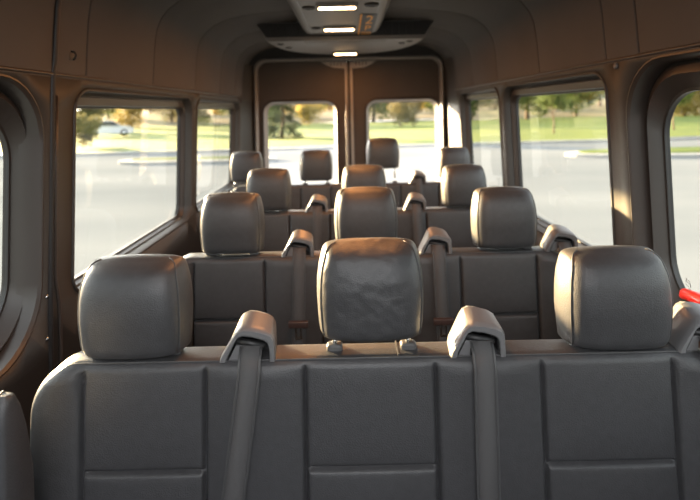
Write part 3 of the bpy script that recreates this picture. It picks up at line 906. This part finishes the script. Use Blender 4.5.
# kerb along the lawn
bm = bmesh.new()
rings = []
for x in xs:
    yb = 26.6 + 1.5 * math.sin(x * .05)
    rings.append([(x, yb - .30, GROUND), (x, yb - .28, GROUND + .13), (x, yb + .02, GROUND + .14), (x, yb + .05, GROUND)])
loft(bm, rings, close_ring=False)
struct(obj('kerb', bm, concrete, smooth=False))
def island(cx, cy, lx, ly, label):
    t = empty('traffic_island', (cx, cy, GROUND)); tag(t, label, 'traffic island')
    def oval(sx, sy, z):
        return [(sx * math.copysign(abs(math.cos(a)) ** .6, math.cos(a)), sy * math.copysign(abs(math.sin(a)) ** .9, math.sin(a)), z) for a in [2 * math.pi * k / 48 for k in range(48)]]
    bm = bmesh.new(); loft(bm, [oval(lx, ly, 0), oval(lx, ly, .13), oval(lx - .35, ly - .35, .15)], cap1=True); obj('kerb', bm, concrete, t, smooth=False)
    bm = bmesh.new(); loft(bm, [oval(lx - .5, ly - .4, .14), oval(lx - .6, ly - .5, .2)], cap1=True); obj('grass', bm, grass_m, t, smooth=False)
island(18.5, 20.0, 9.4, 1.55, 'grassy traffic island with pale kerb seen through the right windows')
island(-6.5, 20.8, 3.4, .8, 'narrow grassy traffic island seen through the left and rear windows')

# white car on the far side
car = empty('car', (-22.0, 44.0, GROUND + .12 + .05)); car.rotation_euler = (0, 0, R(28)); tag(car, 'white car parked beyond the grass, seen through the left window', 'car')
side_p = [(-2.15, .35), (-2.2, .62), (-2.05, .86), (-1.45, .96), (-.75, 1.38), (-.2, 1.47), (.45, 1.43), (1.15, .98), (1.95, .82), (2.2, .62), (2.2, .35), (1.8, .26), (-1.8, .26)]
bm = bmesh.new()
rings = []
for y, s, hs in ((-.88, .93, .0), (-.90, .985, .0), (-.80, 1, .0), (0, 1.01, 0), (.80, 1, 0), (.90, .985, 0), (.88, .93, 0)):
    rings.append([(x * s, y * (1 if z < .9 else .80 if z > 1.2 else .93), .26 + (z - .26) * (1 if abs(y) < .85 else .97)) for x, z in side_p])
loft(bm, rings, cap0=True, cap1=True); obj('body', bm, white_m, car)
bm = bmesh.new()
for s in (-1, 1):
    pts = [(-1.25, .985), (-.68, 1.33), (-.18, 1.40), (.40, 1.36), (.98, .99)]
    vs = [bm.verts.new((x, s * (.86 if z < 1.1 else .735), z)) for x, z in pts]; bm.faces.new(vs)
obj('side_window', bm, car_glass, car, smooth=False)
for sx in (-1.35, 1.35):
    for sy in (-.80, .80):
        bm = bmesh.new()
        loft(bm, [[(sx + r * math.cos(k * math.pi / 10), sy + h, .31 + r * math.sin(k * math.pi / 10)) for k in range(20)] for r, h in ((.31, -.1), (.33, -.06), (.33, .06), (.31, .1))], cap0=True, cap1=True)
        w = obj('wheel', bm, tyre_m, car)
        bm = bmesh.new()
        yy = sy + math.copysign(.105, sy)
        loft(bm, [[(sx + r * math.cos(k * math.pi / 8), yy + h, .31 + r * math.sin(k * math.pi / 8)) for k in range(16)] for r, h in ((.2, -.01), (.2, .01))], cap0=True, cap1=True)
        obj('hubcap', bm, steel, w)

# trees
def leaf_cloud(blobs, n, size, m, name):
    bm = bmesh.new()
    tot = sum(b[3] ** 2 for b in blobs)
    for b in blobs:
        for k in range(int(n * b[3] ** 2 / tot)):
            d = Vector((random.gauss(0, 1), random.gauss(0, 1), random.gauss(0, 1))).normalized() * b[3] * random.random() ** .45
            p = Vector(b[:3]) + Vector((d.x, d.y, d.z * b[4]))
            u = Vector((random.gauss(0, 1), random.gauss(0, 1), random.gauss(0, 1))).normalized()
            v = u.orthogonal().normalized(); s = size * random.uniform(.6, 1.3)
            vs = [bm.verts.new(q) for q in (p - u * s, p + v * s * .5, p + u * s, p - v * s * .5)]
            bm.faces.new(vs)
    me = bpy.data.meshes.new(name); bm.to_mesh(me); bm.free(); me.materials.append(m)
    return me
def trunk_mesh(h, r, fork, name='trunk'):
    bm = bmesh.new()
    add_tube(bm, [(0, 0, -.1), (.03 * h, 0, h * .3), (0, .02 * h, h * .6), (0, 0, h)], [r * 1.3, r, r * .8, r * .3], 8)
    for k in range(fork):
        a = k * 2.4; z = h * (.45 + .08 * k)
        add_tube(bm, [(0, 0, z), (math.cos(a) * h * .12, math.sin(a) * h * .12, z + h * .12), (math.cos(a) * h * .2, math.sin(a) * h * .2, z + h * .28)], [r * .5, r * .35, r * .1], 6)
    bmesh.ops.recalc_face_normals(bm, faces=bm.faces)
    me = bpy.data.meshes.new(name); bm.to_mesh(me); bm.free(); me.materials.append(bark_m)
    for p in me.polygons: p.use_smooth = True
    return me
def crown(seed, w, z0, z1, m, n=1500, size=.16):
    random.seed(seed)
    bl = []
    for k in range(9):
        a = random.uniform(0, 6.28); t = random.random(); z = z0 + (z1 - z0) * (.2 + .65 * t); rr = w * .5 * (1 - .45 * abs(t - .35))
        bl.append((math.cos(a) * rr * .62, math.sin(a) * rr * .62, z, w * .27 * random.uniform(.8, 1.2), .8))
    bl.append((0, 0, (z0 + z1) / 2, w * .36, (z1 - z0) / w * .9))
    return leaf_cloud(bl, n, size, m, 'crown')
T_BIG = [(trunk_mesh(6.5, .22, 4), crown(11 + k, 6.5, -.2, 6.5, mm, 3400, .24)) for k, mm in enumerate((leaf_green, leaf_yellow, leaf_olive))]
T_SMALL = (trunk_mesh(3.0, .06, 3), crown(31, 2.7, 1.75, 4.2, leaf_green, 1500, .13))
def spruce_mesh():
    random.seed(5); bm = bmesh.new()
    H = 6.5
    for k in range(5200):
        z = H * (1 - math.sqrt(random.random())) ** 1.0
        tier = .82 + .18 * math.sin(z * 9)
        rad = 1.55 * (1 - z / H) * tier + .05; a = random.uniform(0, 6.28); r = rad * random.random() ** .35
        p = Vector((math.cos(a) * r, math.sin(a) * r, .15 + z - .12 * r))
        u = Vector((math.cos(a + random.uniform(-.5, .5)), math.sin(a + random.uniform(-.5, .5)), random.uniform(-.4, .1))); v = u.cross(Vector((random.random(), random.random(), 1))).normalized()
        s = random.uniform(.08, .17)
        bm.faces.new([bm.verts.new(q) for q in (p - u * s, p + v * s * .35, p + u * s, p - v * s * .35)])
    me = bpy.data.meshes.new('needles'); bm.to_mesh(me); bm.free(); me.materials.append(leaf_dark); return me
def plant(name, tm, cm, x, y, label, s=1, rot=0, cat='tree', group=None, cname='crown', sx=None):
    yy = y - 1.5 * math.sin(x * .05)
    z = GROUND + (.12 if y > 27 else 0) + hill(yy)
    t = empty(name, (x, y, z)); t.rotation_euler = (0, 0, rot); t.scale = (s, s, sx or s)
    tag(t, label, cat, group)
    if tm: mesh_child('trunk', tm, t)
    mesh_child(cname, cm, t)
    return t
SPR = spruce_mesh(); SPT = trunk_mesh(5.5, .10, 0)
plant('spruce_tree', SPT, SPR, -4.95, 36, 'dark conical spruce on the lawn seen through the left rear door window', 1.12, cname='needles')
plant('young_tree', *T_SMALL, 14.6, 34.0, 'young green tree with thin trunk on the lawn, through the right middle window', .85, .5)
plant('young_tree', *T_SMALL, 24.5, 36.0, 'young green tree on the lawn, through the nearest right window', .9, 2.0)
plant('shrub', None, crown(41, 2.6, .0, 3.2, leaf_olive, 1500, .14), -16.3, 30.0, 'olive shrub at the left edge of the left middle window', .78, cat='shrub')
random.seed(21)
zones = [('left middle window', -270, -165), ('left rear side window', -160, -105), ('left rear door window', -85, -8), ('right rear door window', 18, 98), ('right rear side window', 112, 160), ('right middle window', 168, 265), ('nearest right window', 320, 420), ('nearest left window', -430, -335)]
kinds = {0: 'green', 1: 'yellow leaved', 2: 'olive brown'}
order = ['leftmost', 'second', 'third', 'fourth', 'fifth', 'sixth', 'seventh']
plan_k = {'left middle window': [2, 0, 1, 2, 1], 'left rear side window': [2, 1, 0], 'left rear door window': [0, 1, 0, 1], 'right rear door window': [0, 1, 2, 1, 0], 'right rear side window': [0, 2], 'right middle window': [0, 2, 0, 0], 'nearest right window': [1, 0, 0], 'nearest left window': [0, 2, 1]}
for zn, a, b in zones:
    ks = plan_k[zn]
    for i, k in enumerate(ks):
        px = a + (b - a) * (i + .5) / len(ks)
        y = (66, 88, 72, 96, 80)[i] if 'left middle' not in zn else (56, 84, 64, 95, 74)[i]
        x = px / 480 * y
        plant('far_tree', *T_BIG[k], x, y, '%s far tree, %s from the left in the %s' % (kinds[k], order[i], zn), (random.uniform(.75, 1.1) if 'left' not in zn else random.uniform(.72, .82)), random.uniform(0, 6), group='far trees beyond the lawn')

plant('shrub', None, crown(43, 3.4, .0, 3.0, leaf_yellow, 1500, .15), -4.2, 58.0, 'yellow shrub behind the spruce in the left rear door window', 1.1, cat='shrub')
plant('shrub', None, crown(44, 3.4, .0, 3.2, leaf_olive, 1500, .15), 6.4, 52.0, 'olive shrub on the lawn in the middle of the right rear door window', 1.1, cat='shrub')
